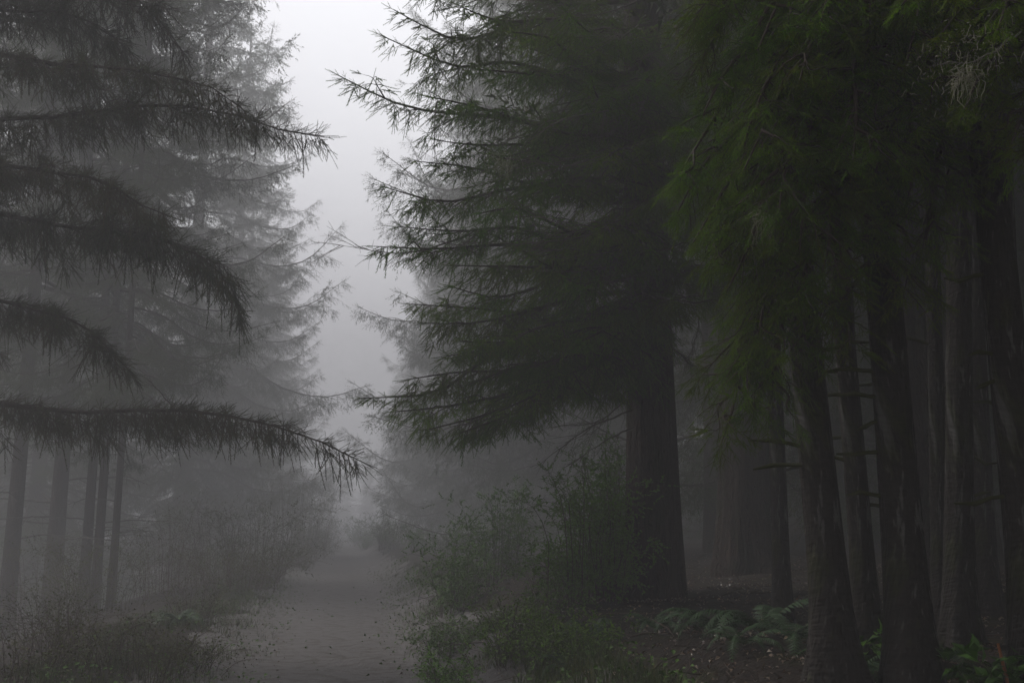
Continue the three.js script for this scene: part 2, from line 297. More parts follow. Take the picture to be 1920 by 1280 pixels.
// where the branches of one conifer stand: height, turn, length and slope
function whorls(R, from, to, H, reach, per, gapY) {
  const out = []; let a = R() * 6;
  for (let y = from; y < to; y += gapY * (0.7 + 0.6 * R())) for (let k = 0; k < per; k++) {
    a += 2.4 + (R() - 0.5) * 0.7; const f = (y - from * 0.6) / (H - from * 0.6), l = reach * Math.max(0.07, Math.pow(1 - f, 0.65)) * (0.5 + 0.6 * R() + (R() < 0.16 ? 0.3 : 0)) * smooth(y, from - 2.5, from + 1.2);
    out.push({ y: y + (R() - 0.5) * 0.4, a, l, tilt: lerp(-0.22, 0.35, f) + (R() - 0.5) * 0.26, k: Math.floor(R() * 997) });
  }
  return out;
}
const branchMatrix = (w, r) => new THREE.Matrix4().makeTranslation(Math.cos(w.a) * r * 0.7, w.y, -Math.sin(w.a) * r * 0.7).multiply(new THREE.Matrix4().makeRotationY(w.a)).multiply(new THREE.Matrix4().makeRotationZ(w.tilt)).multiply(new THREE.Matrix4().makeScale(w.l / 5, w.l / 5 * 0.9 + 0.1, w.l / 5));
// crown of one merged geometry from the coarse patterns
function crownGeo(seed, from, to, H, reach, per, gapY) {
  const R = rng(seed), ws = whorls(R, from, to, H, reach, per, gapY), parts = [];
  PATTERN.low.forEach(([wood, leaf], i) => { const ms = ws.filter((w) => w.k % 8 === i).map((w) => ({ m: branchMatrix(w, 0.15) })); if (ms.length) parts.push([wood, ms], [leaf, ms]); });
  return stamp(parts);
}
function conifer(seed, { H = 30, r = 0.34, base = 3.2, reach = 5.2, detail = 19, per = 4, gapY = 0.4, dead = 5 }) {
  const R = rng(seed), g = new THREE.Group();
  mesh('trunk', trunkGeo(seed, H, r, 0.04, { ridge: 0.05, flare: 0.35, sides: 28, rows: 40 }), M.bark, g);
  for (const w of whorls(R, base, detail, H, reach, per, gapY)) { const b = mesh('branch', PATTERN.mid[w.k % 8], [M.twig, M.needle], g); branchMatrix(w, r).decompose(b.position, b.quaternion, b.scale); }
  mesh('treetop', crownGeo(seed + 1, detail, H - 0.3, H * 1.12, reach * 0.8, 4, 0.6), M.needle, g).userData = { kind: 'stuff' };
  for (let k = 0; k < dead; k++) { const a = R() * 6.28, y = 1.4 + R() * (base - 0.5), l = 0.8 + R() * 1.6; mesh('dead_branch', deadLimb([V(0, 0, 0), V(l * 0.5, 0.05, 0.1 * (R() - 0.5)), V(l, -0.15 + 0.2 * R(), 0.3 * (R() - 0.5))], R, 7), M.twig, g).position.set(Math.cos(a) * r * 0.8, y, -Math.sin(a) * r * 0.8); g.children.at(-1).rotation.y = a; }
  return g;
}
function farConifer(seed, { H = 30, r = 0.3, base = 4, reach = 4.8, per = 5, gapY = 0.62 }) {
  const g = new THREE.Group();
  mesh('trunk', trunkGeo(seed, H, r, 0.04, { ridge: 0.05, flare: 0.3, sides: 20, rows: 24 }), M.bark, g);
  mesh('crown', crownGeo(seed + 1, base, H - 0.3, H, reach, per, gapY), M.needle, g).userData = { kind: 'stuff' };
  return g;
}
const KIND = [conifer(11, { base: 1.0, reach: 5.6 }), conifer(23, { H: 28, r: 0.28, base: 0.7, reach: 5.4 }), conifer(37, { H: 31, r: 0.4, base: 1.6, reach: 5.9 })];
const THIN = [conifer(51, { H: 24, r: 0.085, base: 4.4, reach: 3.4, detail: 14, gapY: 0.7, dead: 9 }), conifer(53, { H: 26, r: 0.11, base: 4.8, reach: 3.7, detail: 15, gapY: 0.7, dead: 9 })];
const F = 1.8;
const FAR = [farConifer(61, {}), farConifer(67, { H: 28, base: 6, reach: 4.2 }), farConifer(71, { H: 31, base: 8, r: 0.42, reach: 5 }), farConifer(73, { H: 25, base: 10.6, r: 0.26, reach: 6.2, gapY: 0.42 })];
function plant(source, name, x, d, turn, scale, label, group, far = 1) {
  x *= far; d *= far; scale *= far;
  const o = source.clone(); o.name = numbered(name); o.position.set(x, land(x, -d), -d); o.rotation.y = turn; o.scale.setScalar(scale);
  tag(o, label, 'conifer', group); scene.add(o); return o;
}
// two rows along the track, from the near ones to those that the fog swallows
const LEFT = [
  [0, 5.1, 34, 1.2, 0.9, 'grey conifer behind the left foreground boughs, upswept tips reaching over the track'],
  [1, 5.0, 46, 3.9, 0.9, 'pale conifer behind the left upswept tree, its low tips beside the gap'],
  [2, 5.9, 60, 0.4, 0.85, 'faint conifer deep on the left side of the gap'],
  [0, 5.6, 76, 2.2, 0.75, 'ghostly conifer almost lost in fog left of the gap'],
  [1, 10.6, 35, 0.9, 0.85, 'dense grey conifer in the left middle, behind the thin bare trunks'],
  [0, 7.4, 26.5, 2.7, 0.62, 'low bushy conifer between the slim left trunks and the track'],
  [0, 13.6, 31, 5.1, 0.75, 'dim spreading conifer behind the leftmost slim trunks'],
  [2, 14.5, 36, 4.1, 0.75, 'grey conifer at the far left, behind the topmost boughs'],
];
for (const [k, x, d, a, s, label] of LEFT) plant(KIND[k], 'foggy_conifer', -x, d, a, s, label, 'conifers along the left of the track', F);
const RIGHT = [
  [1, 5.8, 22, 2.0, 0.95, 'grey conifer directly behind the big green tree, tips edging the gap'],
  [0, 6.0, 33, 5.2, 0.95, 'pale conifer on the right of the gap with low drooping tips'],
  [2, 6.6, 47, 1.1, 0.9, 'faint conifer deep on the right side of the gap'],
  [1, 6.0, 64, 3.0, 0.8, 'ghostly conifer almost lost in fog right of the gap'],
  [2, 9.8, 19, 0.2, 0.9, 'dim conifer behind the thick reddish trunk'],
  [1, 11.6, 15.5, 1.2, 0.8, 'dark conifer behind the pale blotched trunk at the right edge'],
  [0, 15, 20, 2.2, 0.85, 'dark conifer just inside the right edge, behind all the mossy trunks'],
  [1, 14, 25, 4.2, 0.9, 'dark conifer deep between the thick trunks on the right'],
  [0, 22, 33, 0.7, 0.9, 'farthest dark conifer on the right slope'],
];
for (const [k, x, d, a, s, label] of RIGHT) plant(KIND[k], 'foggy_conifer', x, d, a, s, label, 'conifers along the right of the track', x < 7 ? F : 1.2);
// slim trunks on the left, each at its place in the photograph
for (const [k, px, depth, a, s, label] of [
  [1, 24, 21, 0.5, 1.35, 'dark trunk at the left edge, thickest of the slim trunks'],
  [1, 105, 24, 2.5, 1.6, 'broad dim trunk second from the left edge'],
  [0, 164, 22, 1.5, 1.15, 'slim straight trunk third from the left edge'],
  [0, 186, 20.5, 3.5, 1.0, 'slim dark trunk fourth from the left edge'],
  [0, 216, 19.5, 5.0, 0.8, 'thinnest leaning trunk, rightmost of the slim left trunks'],
]) { const p = at(px, 1000, depth); plant(THIN[k], 'slim_conifer', p.x, -p.z, a, s, label, 'slim trunks in the left wood', 1.3); }
// the wood behind, on both sides and beyond: nothing tells these apart
{
  const R = rng(5);
  for (const side of [-1, 1]) for (let row = 0; row < 4; row++) for (let d = -14 + row * 2; d < 100; d += 7.5 + 3 * R()) {
    const x = side * (9.5 + row * 5.5 + (R() - 0.5) * 3), dd = d + (R() - 0.5) * 3;
    if (side < 0 && row === 0 && dd > 4 && dd < 40) continue;
    if (side > 0 && row === 0 && dd > 6 && dd < 24) continue;
    if (dd > 80 && row > 1) continue;
    if (side < 0 && (row > 0 || dd > 36)) continue;
    const out = dd < Math.abs(x) * 1.2;
    plant(FAR[Math.floor(R() * 3)], 'wood_conifer', x, dd, R() * 6.28, (dd > 50 ? 0.72 : 0.86) + 0.18 * R(), out ? 'tall conifer of the wood standing outside the picture' : 'dim conifer lost in the fog deep in the wood', out ? 'wood outside the picture' : 'wood lost in the fog', side < 0 ? F : 1.25);
  }
  for (const [x, d] of [[-6, 90], [6, 92], [-5.8, 106], [6.2, 110], [-1.5, 118], [2.6, 122], [-4.5, 126], [0.4, 130], [5.6, 131], [-2.6, 136], [3.4, 138]]) plant(d > 115 ? KIND[1] : FAR[0], 'wood_conifer', x, d, R() * 6, d > 115 ? 0.26 + 0.1 * R() : 0.55 + 0.2 * R(), 'last conifer by the track, swallowed by the fog', 'last trees of the track', F);
  for (let d = 6; d < 90; d += 3.4) { const x = -19 + 5 * R(), dd = d + 3 * R(); plant(FAR[Math.floor(R() * 2)], 'wood_conifer', x - 3, dd, R() * 6, 0.3 + 0.16 * R(), 'young conifer lost in the fog behind the slim left trunks', 'young growth at the far left', F); }
  for (const [x, d] of [[-6.5, -4], [6.8, -3], [-6.2, -13], [6.4, -12]]) plant(FAR[1], 'wood_conifer', x, d, R() * 6, 1, 'tall conifer of the wood standing outside the picture', 'wood outside the picture');
  plant(FAR[3], 'wood_conifer', 8.7, 13.2, 1, 1, 'dim straight trunk behind the mossy trunks, near the right edge', 'dim trunks in the right wood');
  plant(FAR[3], 'wood_conifer', 10.2, 17, 2.2, 1.1, 'dim straight trunk deep behind the mossy trunks', 'dim trunks in the right wood');
  plant(FAR[3], 'wood_conifer', 8.3, 22, 4, 1.1, 'faint straight trunk behind the thick reddish trunk', 'dim trunks in the right wood');
  for (const [x, d] of [[6.2, -2.2], [9.4, 1.5], [4.4, -4.4], [7.6, -7], [9.8, 6.6], [8.6, 3.2], [7.9, 9.6], [11.2, 11], [12.6, 6.5], [13, 2], [-4.8, -5.5], [-4.5, -10.5], [-1.2, -15.5], [2.2, -18.5], [-8, -2.5], [-5.2, -1.2], [4.4, -1], [-9, 1.5], [-13, -2], [-13, -8], [-9, -9], [-14, 3]]) plant(FAR[3], 'wood_conifer', x, d, R() * 6, 1, 'tall conifer of the wood standing outside the picture', 'wood outside the picture');
}

// ---------------------------------------------------------------- the left foreground tree, its boughs hung with drooping shoots
{
  const R = rng(900), foot = at(-330, 1000, 13); foot.y = land(foot.x, foot.z);
  const t = thing('weeping_conifer', 'near conifer at the left whose long level boughs hang with drooping shoots', 'conifer', foot);
  mesh('trunk', trunkGeo(901, 32, 0.4, 0.05, { sides: 40 }), M.bark, t);
  const o = { bare: 0.02, step: 0.085, side: 0.6, droop: 0.8, sstep: 0.11, slen: 0.36, hang: 0.9, lift: 0.34, gap: 0.22, jit: 0.8, top: 1, tops: 3, fringe: 1, boughs: 12, boughLen: 1.0 };
  const boughs = [
    [[-330, 60], [-100, 20], [40, 24], [130, 28], [195, 50], [235, 85], [262, 112]],
    [[-330, -60], [60, -60], [180, -16], [255, 4], [295, 26], [322, 72], [350, 106]],
    [[-330, 150], [-60, 105], [100, 116], [220, 128], [330, 152], [400, 172], [448, 204]],
    [[-330, 270], [-60, 230], [120, 214], [280, 200], [400, 212], [480, 232], [540, 246], [604, 256]],
    [[-330, 360], [-40, 312], [90, 322], [180, 344], [260, 378], [312, 404]],
    [[-330, 450], [-60, 390], [120, 418], [260, 440], [370, 486], [430, 530], [460, 600]],
    [[-330, 600], [-60, 552], [70, 580], [150, 612], [205, 652], [242, 698]],
    [[-330, 800], [-80, 752], [140, 766], [300, 774], [440, 782], [550, 806], [632, 836], [686, 868]],
  ];
  boughs.forEach((b, i) => {
    const z = 11.4 + 2 * R(), n = b.length - 1, big = i === 5 || i === 7 ? 1.2 : 1;
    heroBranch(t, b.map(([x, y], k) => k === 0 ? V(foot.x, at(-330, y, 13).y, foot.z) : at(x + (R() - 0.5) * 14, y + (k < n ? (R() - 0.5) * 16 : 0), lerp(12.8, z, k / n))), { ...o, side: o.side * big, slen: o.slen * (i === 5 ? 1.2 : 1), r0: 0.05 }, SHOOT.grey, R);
  });
  for (const y of [-250, -450, -700]) for (const q of [[1, -0.2], [0.4, 0.9], [-0.3, -1], [0.7, -0.8]]) { const p = V(foot.x, at(-330, y, 13).y, foot.z); heroBranch(t, [p, p.clone().add(V(q[0] * 2, 0.1, q[1] * 2)), p.clone().add(V(q[0] * 3.8, -0.4, q[1] * 3.8))], { ...o, step: 0.12, sstep: 0.1 }, SHOOT.grey, R); }
  mesh('treetop', crownGeo(905, 16, 31.5, 32, 3.2, 3, 0.9), M.needle, t).userData = { kind: 'stuff' };
  for (const [a, b] of [[[130, 240], [205, 300]], [[90, 800], [165, 850]], [[330, 770], [260, 700]]]) mesh('dead_branch', deadLimb([at(...a, 12.4), at((a[0] + b[0]) / 2, (a[1] + b[1]) / 2 - 6, 12.3), at(...b, 12.2)].map((p) => p.sub(foot)), R, 5, DEAD, 0.01), M.twig, t);
}

// ---------------------------------------------------------------- the big conifer on the right, its trunk bare below
{
  const R = rng(1200), D = 12, foot = at(1230, 1130, D); foot.y = land(foot.x, foot.z);
  const t = thing('great_conifer', 'big conifer with a thick straight bare trunk and dark green layered boughs', 'conifer', foot);
  mesh('trunk', trunkGeo(1201, 25, 0.31, 0.05, { ridge: 0.06, ridges: 18, flare: 0.22, flareH: 0.9, sides: 120, rows: 90 }), M.bark, t);
  const o = { bare: 0.1, flat: true, step: 0.11, side: 0.5, droop: 0.5, sstep: 0.08, slen: 0.22, hang: 0.42, lift: 0.05, gap: 0.1, top: 0.6, fringe: 0.5, boughs: 9, boughLen: 1.0 };
  // [height on the trunk as a pixel row, tip pixel, tip depth, sag]
  const tips = [
    [-120, 745, -40, 18.5, 0.5], [-40, 738, 18, 18.2, 0.5], [40, 714, 66, 19, 0.6], [95, 632, 140, 18.4, 0.75], [150, 800, 180, 17, 0.6], [205, 815, 262, 18.5, 0.4],
    [260, 776, 302, 19, 0.5], [300, 720, 350, 18.6, 0.5], [395, 745, 425, 19.3, 0.6], [420, 705, 462, 18.8, 0.5], [440, 852, 498, 16.8, 0.4], [455, 842, 536, 17.2, 0.4],
    [500, 770, 570, 19.2, 0.4], [520, 795, 606, 18.4, 0.35], [560, 835, 668, 17.4, 0.3], [590, 682, 746, 18.2, 0.25], [570, 1010, 720, 16.6, 0.3], [560, 1110, 760, 18.4, 0.2], [540, 1090, 640, 16.2, 0.3], [520, 960, 640, 16, 0.3],
    [600, 740, 772, 17.6, 0.2], [605, 800, 806, 17.2, 0.2], [600, 862, 812, 16.8, 0.2], [590, 925, 776, 16.4, 0.2], [560, 760, 712, 18.2, 0.3], [545, 862, 640, 16.8, 0.3], [575, 880, 720, 17, 0.3], [580, 985, 690, 16.2, 0.3],
    [470, 1160, 590, 16.5, 0.3], [430, 1060, 520, 15.8, 0.4], [400, 980, 470, 16.2, 0.4], [340, 900, 400, 16.6, 0.4], [330, 1120, 430, 15.6, 0.4], [280, 1010, 340, 15.8, 0.4], [230, 920, 290, 16.4, 0.4], [200, 1130, 300, 15.6, 0.4], [150, 1000, 200, 15.8, 0.4], [90, 900, 130, 16.4, 0.4], [60, 1110, 150, 15.6, 0.4], [20, 960, 60, 16, 0.4], [-30, 1060, 20, 15.6, 0.4], [-60, 860, 10, 17, 0.4],
    [430, 1330, 520, 18, 0.3], [330, 1390, 420, 19, 0.3], [230, 1380, 310, 18, 0.4], [130, 1360, 210, 18, 0.4], [30, 1370, 90, 18.5, 0.4], [480, 1400, 560, 21.5, 0.3], [-40, 1380, 10, 18, 0.4],
    [470, 1260, 560, 15.5, 0.3], [360, 1220, 470, 15.4, 0.3], [250, 1240, 360, 15.4, 0.3], [140, 1230, 250, 15.4, 0.3], [40, 1240, 130, 15.5, 0.3], [100, 1300, 170, 22.5, 0.3], [300, 1250, 330, 23.5, 0.3], [200, 1000, 260, 22.5, 0.3], [400, 1010, 470, 22.5, 0.3], [10, 1020, 50, 22.5, 0.3],
  ];
  for (const [y0, x, y, dd, sag] of tips) {
    const d = dd * 0.6, a = V(foot.x, at(1230, y0, D).y, foot.z), b = at(x, y, d), w = () => V((R() - 0.5) * 0.3, (R() - 0.5) * 0.22, (R() - 0.5) * 0.3), n = (k, drop) => a.clone().lerp(b, k).addScaledVector(DOWN, drop * a.distanceTo(b) * 0.14).add(w());
    heroBranch(t, [a, n(0.25, sag * (1.3 * R() - 0.3)), n(0.5, sag * (1.7 * R() - 0.3)), n(0.78, sag * (1.1 * R() - 0.2)), b], { ...o, hang: o.hang * (0.7 + 0.6 * R()), droop: o.droop * (0.6 + 0.8 * R()) }, SHOOT.fine, R);
  }
  for (let k = 0; k < 22; k++) { const y = 8.8 + k * 0.5, a = k * 2.4, p = V(foot.x, foot.y + y, foot.z), l = 2.9 + R(); heroBranch(t, [p, p.clone().add(V(Math.cos(a) * l * 0.5, -0.2, Math.sin(a) * l * 0.5)), p.clone().add(V(Math.cos(a) * l, -0.3, Math.sin(a) * l))], { ...o, step: 0.2, sstep: 0.14 }, SHOOT.fine, R); }
  mesh('treetop', crownGeo(1205, 18, 24.6, 25, 4, 4, 0.7), M.needle, t).userData = { kind: 'stuff' };
  const dead = [
    [[1185, 770], [1110, 800], [1000, 880], 19.2], [[1185, 740], [1120, 790], [1040, 800], 19], [[1188, 800], [1130, 830], [1070, 870], 19.4], [[1270, 540], [1310, 600], [1285, 690], 19.6], [[1270, 660], [1310, 690], [1400, 690], 18.6], [[1272, 570], [1330, 545], [1350, 620], 19.2],
    [[1190, 330], [1080, 360], [940, 400], 18.2], [[1190, 120], [1240, 90], [1300, 70], 17.5], [[880, 440], [760, 475], [626, 458], 18.4], [[1190, 440], [1090, 430], [990, 470], 17.6], [[1180, 200], [1060, 225], [960, 260], 17.5], [[820, 190], [815, 230], [812, 290], 18], [[900, 430], [860, 460], [800, 440], 18.6],
  ];
  for (let k = 0; k < 14; k++) { const y = -20 + 560 * R(), x = 850 + 330 * R(); dead.push([[1210, y - 20], [(1210 + x) / 2, y + 20 * R()], [x, y + 60 * (R() - 0.3)], 15.4 + 1.6 * R()]); }
  for (const [a, b, c, dd] of dead) { const d = dd * 0.6; mesh('dead_branch', deadLimb([at(...a, lerp(D, d, 0.4)), at(...b, d), at(...c, d)].map((p) => p.sub(foot)), R, 16, DEAD, 0.012), M.twig, t); }
}
// the second thick trunk behind it
{
  const foot = at(1412, 1080, 15.5); foot.y = land(foot.x, foot.z);
  const t = thing('redwood', 'thick reddish furrowed trunk behind and right of the big conifer', 'conifer', foot);
  mesh('trunk', trunkGeo(1301, 28, 0.42, 0.1, { ridge: 0.08, ridges: 26, flare: 0.35, flareH: 1.1, sides: 120, rows: 80 }), M.bark, t);
  mesh('crown', crownGeo(1302, 6, 27.5, 28, 4.4, 4, 0.6), M.needle, t).userData = { kind: 'stuff' };
  const f2 = at(1745, 1080, 11.6); f2.y = land(f2.x, f2.z);
  const u = thing('redwood', 'thick dark furrowed trunk deep among the mossy right trunks', 'conifer', f2);
  mesh('trunk', trunkGeo(1311, 28, 0.32, 0.1, { ridge: 0.08, ridges: 22, flare: 0.4, sides: 90, rows: 70 }), M.bark, u);
  mesh('crown', t.children[1].geometry, M.needle, u).userData = { kind: 'stuff' };
}

// ---------------------------------------------------------------- the mossy trunks on the right and the bright boughs above them
const stubGeo = [];
{ const R = rng(44); for (let k = 0; k < 5; k++) { const s = new Soup(), l = 0.16 + 0.16 * R(), b = (R() - 0.6) * 0.08, c = [0.04, 0.042, 0.014]; s.tube([V(0, 0, 0), V(l * 0.3, b * 0.3, 0.01), V(l * 0.6, b, 0.02 * R()), V(l, b + 0.04 * (R() - 0.4), 0.04 * (R() - 0.5))], [0.013, 0.011, 0.014, 0.005], 7, c); stubGeo.push(s.geo()); } }
const mossy = [
  // base pixel, top pixel, depth, radius, stub rows (pixel row, side, pixel length)
  [1572, 1280, 1494, 560, 5.57, 0.102, [[835, -1], [870, -1], [650, 1]], 'mossy dark trunk leaning left beside the sword ferns'],
  [1636, 1280, 1570, 560, 6.26, 0.072, [[690, -1], [735, -1], [862, -1], [945, 1]], 'slender mossy trunk between two thicker mossy trunks'],
  [1712, 1280, 1646, 540, 5.45, 0.114, [[690, -1], [740, -1], [785, -1], [845, -1], [930, -1]], 'pale blotched mossy trunk with a row of stubs on its left'],
  [1800, 1280, 1790, 540, 6.84, 0.096, [[850, 1], [930, 1]], 'dim mossy trunk just left of the blotched birch-like trunk'],
  [1930, 1100, 1836, 250, 5.22, 0.102, [[660, -1], [710, -1], [930, -1], [505, -1]], 'pale grey blotched trunk leaning left near the right edge'],
  [1470, 1200, 1440, 560, 8.6, 0.07, [[760, -1], [880, 1]], 'thin dark trunk between the thick reddish trunk and the leaning mossy trunk'],
  [1612, 1200, 1584, 560, 7.8, 0.05, [[720, 1], [820, -1]], 'thinnest dim trunk hard behind the slender mossy trunk'],
  [1768, 1220, 1744, 540, 7.4, 0.06, [[640, -1], [790, 1]], 'thin dim trunk right behind the blotched trunk with stubs'],
  [1856, 1200, 1822, 540, 8.2, 0.08, [[700, -1], [880, -1]], 'dim trunk in the gap before the right edge'],
  [1915, 1230, 1885, 540, 6.8, 0.055, [[760, -1]], 'thin dark trunk at the right edge behind the leaning grey one'],
];
const mossyTrees = [];
mossy.forEach(([bx, by, tx, ty, d, r, stubs, label], i) => {
  const R = rng(1500 + i), foot = at(bx, by, d), top = at(tx, ty, d + 0.15);
  const lx = (top.x - foot.x) / (top.y - foot.y), lz = (top.z - foot.z) / (top.y - foot.y); const gy = land(foot.x, foot.z);
  foot.x -= lx * (foot.y - gy); foot.z -= lz * (foot.y - gy); foot.y = gy;
  const t = thing('mossy_tree', label, 'tree', foot, 'mossy trunks on the right'); mossyTrees.push(t);
  const H = 10 + 3 * R();
  mesh('trunk', trunkGeo(1510 + i, H, r, 0.03, { ridge: 0.07, ridges: 7, flare: 0.7, flareH: 0.28, leanX: lx, leanZ: lz, sweep: 0.03, sides: 36, rows: 70 }), M.mottled, t);
  const where = (py) => { const yy = at(lerp(bx, tx, (py - by) / (ty - by)), py, d).y - foot.y; return V(lx * yy + 0.03 * Math.sin(yy * 0.5), yy, lz * yy); };
  for (const [py, q] of stubs) { const s = mesh('branch_stub', stubGeo[Math.floor(R() * 5)], M.twig, t); s.position.copy(where(py)).x += q * r * 0.7; s.rotation.set(R() * 3, q < 0 ? Math.PI + (R() - 0.5) * 0.8 : (R() - 0.5) * 0.8, (R() - 0.5) * 0.4); }
  t.userData.where = undefined; delete t.userData.where;
  const o = { bare: 0.15, step: 0.12, side: 0.7, droop: 0.5, sstep: 0.09, slen: 0.24, hang: 0.4, gap: 0.1 };
  for (let k = 0; k < 5; k++) { const y = 6.5 + k * (H - 7) / 5, a = k * 2.4 + i, l = 2.6 * (1 - 0.6 * k / 18), p = V(foot.x + lx * y, foot.y + y, foot.z + lz * y); heroBranch(t, [p, p.clone().add(V(Math.cos(a) * l * 0.5, 0.05, Math.sin(a) * l * 0.5)), p.clone().add(V(Math.cos(a) * l, -0.5, Math.sin(a) * l))], o, SHOOT.near, R); }
});
{
  const R = rng(1700);
  const o = { bare: 0.06, flat: true, step: 0.085, side: 0.34, droop: 0.4, sstep: 0.06, slen: 0.135, jit: 0.6, hang: 0.28, lift: 0.05, gap: 0.1, top: 0.9, tops: 2, fringe: 0.4, boughs: 9, boughLen: 0.55 };
  // [tree, start pixel and depth, tip pixel and depth]
  const tips = [
    [0, 1600, -180, 9.6, 1282, 70, 9], [0, 1620, -120, 9.6, 1290, 150, 9.2], [0, 1600, -60, 9.6, 1318, 215, 8.8], [2, 1650, 20, 9.5, 1262, 345, 9.2], [0, 1600, 60, 9.6, 1270, 400, 9.4], [2, 1650, 140, 9.5, 1300, 455, 8.8], [0, 1560, 220, 9.6, 1332, 500, 9], [2, 1650, 250, 9.5, 1362, 548, 8.6],
    [2, 1660, -180, 9.4, 1420, 95, 8.2], [2, 1660, -80, 9.4, 1400, 250, 8.2], [2, 1660, 40, 9.4, 1395, 320, 8.1], [2, 1660, 120, 9.4, 1410, 440, 8.2], [0, 1530, 330, 9.6, 1420, 640, 8.8], [0, 1530, 420, 9.6, 1385, 720, 9], [0, 1530, 520, 9.6, 1350, 838, 9.1], [0, 1530, 480, 9.6, 1440, 780, 8.9],
    [2, 1650, 330, 9.4, 1490, 560, 8.4], [2, 1650, 300, 9.4, 1540, 520, 8], [2, 1650, 380, 9.4, 1560, 640, 8.6], [3, 1790, 60, 11, 1520, 330, 9], [3, 1790, 150, 11, 1560, 420, 9], [3, 1790, 240, 11, 1640, 470, 9.2], [3, 1790, 0, 11, 1480, 200, 8.8], [3, 1790, -100, 11, 1560, 130, 8.6], [4, 1830, -140, 9.2, 1600, 80, 8], [4, 1830, -60, 9.2, 1580, 220, 8.1], [4, 1830, 40, 9.2, 1640, 330, 8.1], [4, 1830, 120, 9.2, 1700, 380, 8.3], [4, 1830, 190, 9.2, 1730, 470, 8.6],
    [4, 1840, -200, 9.2, 1720, 30, 7.4], [4, 1840, -120, 9.2, 1700, 120, 7.6], [2, 1650, 60, 9.4, 1600, 300, 7.7], [2, 1650, -120, 9.4, 1540, 40, 7.8], [2, 1650, -40, 9.4, 1500, 150, 7.8], [0, 1560, -140, 9.6, 1350, 20, 8.8], [0, 1560, 120, 9.6, 1460, 400, 8], [0, 1560, 200, 9.6, 1500, 470, 8],
  ];
  for (const [k, x0, y0, d0, x1, y1, d1] of tips) {
    const a = at(x0, y0, d0 * 0.58), b = at(x1, y1, d1 * 0.58), n = (u) => a.clone().lerp(b, u).addScaledVector(UP, a.distanceTo(b) * 0.18 * Math.sin(u * Math.PI));
    heroBranch(mossyTrees[k], [a, n(0.3), n(0.6).add(V((R() - 0.5) * 0.18, (R() - 0.5) * 0.18, (R() - 0.5) * 0.18)), n(0.85), b], o, SHOOT.near, R);
  }
  // the closest boughs, from a tree that stands just outside the right edge
  const foot = at(2150, 1280, 4.6); foot.y = land(foot.x, foot.z);
  const t = thing('young_conifer', 'nearest conifer, its yellow green boughs hanging into the top right corner', 'conifer', foot);
  mesh('trunk', trunkGeo(1801, 11, 0.1, 0.03, { ridge: 0.03, sides: 28, rows: 40 }), M.mottled, t);
  for (const [y0, x, y, d] of [[-260, 1690, 10, 6.2], [-180, 1760, 70, 6], [-120, 1808, 205, 5.8], [-60, 1840, 150, 6.2], [-40, 1826, 228, 6], [60, 1892, 282, 5.9], [-200, 1870, 60, 5.6], [140, 1930, 330, 6], [-320, 1600, -30, 6.6], [-300, 1790, -10, 5.8]]) {
    const a = V(foot.x, at(2150, y0, 4.6).y, foot.z), b = at(x, y, d * 0.7), n = (u) => a.clone().lerp(b, u).addScaledVector(UP, a.distanceTo(b) * 0.12 * Math.sin(u * Math.PI));
    heroBranch(t, [a, n(0.35), n(0.7), b], { ...o, side: 0.26, slen: 0.11, step: 0.06, boughLen: 0.4 }, SHOOT.near, R, [1.35, 1.25, 0.8]);
  }
  mesh('treetop', crownGeo(1805, 5.5, 10.6, 11, 1.5, 3, 0.9), M.needle, t).userData = { kind: 'stuff' };
}

// ---------------------------------------------------------------- lichen on the boughs
function lichenGeo(seed, drop, spread) {
  const R = rng(seed), s = new Soup();
  for (let k = 0; k < 80; k++) {
    const g = () => (R() + R() + R() - 1.5) * 0.8, p = V(g() * spread, g() * spread * 0.7, g() * spread), pts = [p.clone()], n = 4;
    for (let i = 0; i < n; i++) { p.add(V((R() - 0.5) * 1.3, 0.25 - R() * 1.1 * (k % 3 ? 0.6 : 1.6), (R() - 0.5) * 1.3).multiplyScalar(drop / n)); pts.push(p.clone()); }
    const c = 0.8 + 0.4 * R(); s.tube(pts, [0.0015, 0.0026, 0.0022, 0.0016, 0.0008], 3, [0.24 * c, 0.235 * c, 0.16 * c]);
  }
  return s.geo();
}
[[1846, 78, 6.3, 0.1, 0.26, 'pale lichen tuft on the bare twig at top right'], [1812, 140, 6.3, 0.2, 0.1, 'pale lichen strand hanging below the top right twig'], [1778, 120, 6.4, 0.08, 0.34, 'pale lichen along the twig left of the hanging strand'], [1432, 405, 8.6, 0.26, 0.09, 'dull lichen hanging in the bright green boughs'], [942, 300, 16.4, 0.4, 0.3, 'brownish lichen hanging in the big conifer, left of its trunk']
].forEach(([x, y, d, drop, spread, label], i) => { const m = mesh('lichen_tuft', lichenGeo(2000 + i, drop, spread), M.lichen, scene); const f = d < 7 ? 0.645 : d < 10 ? 0.55 : 0.575; m.position.copy(at(x, y, d * f)); m.scale.setScalar(f); tag(m, label, 'lichen', 'lichen tufts'); });
{
  const R = rng(2100), a = at(1905, 60, 4.13), m = mesh('lichen_twig', deadLimb([at(1915, 60, 4.15), at(1830, 110, 4.05), at(1740, 126, 4.05)].map((p) => p.sub(a)), R, 8, [0.16, 0.15, 0.12], 0.005), M.twig, scene);
  m.position.copy(a); tag(m, 'bare lichen-crusted twig at top right', 'twig');
}

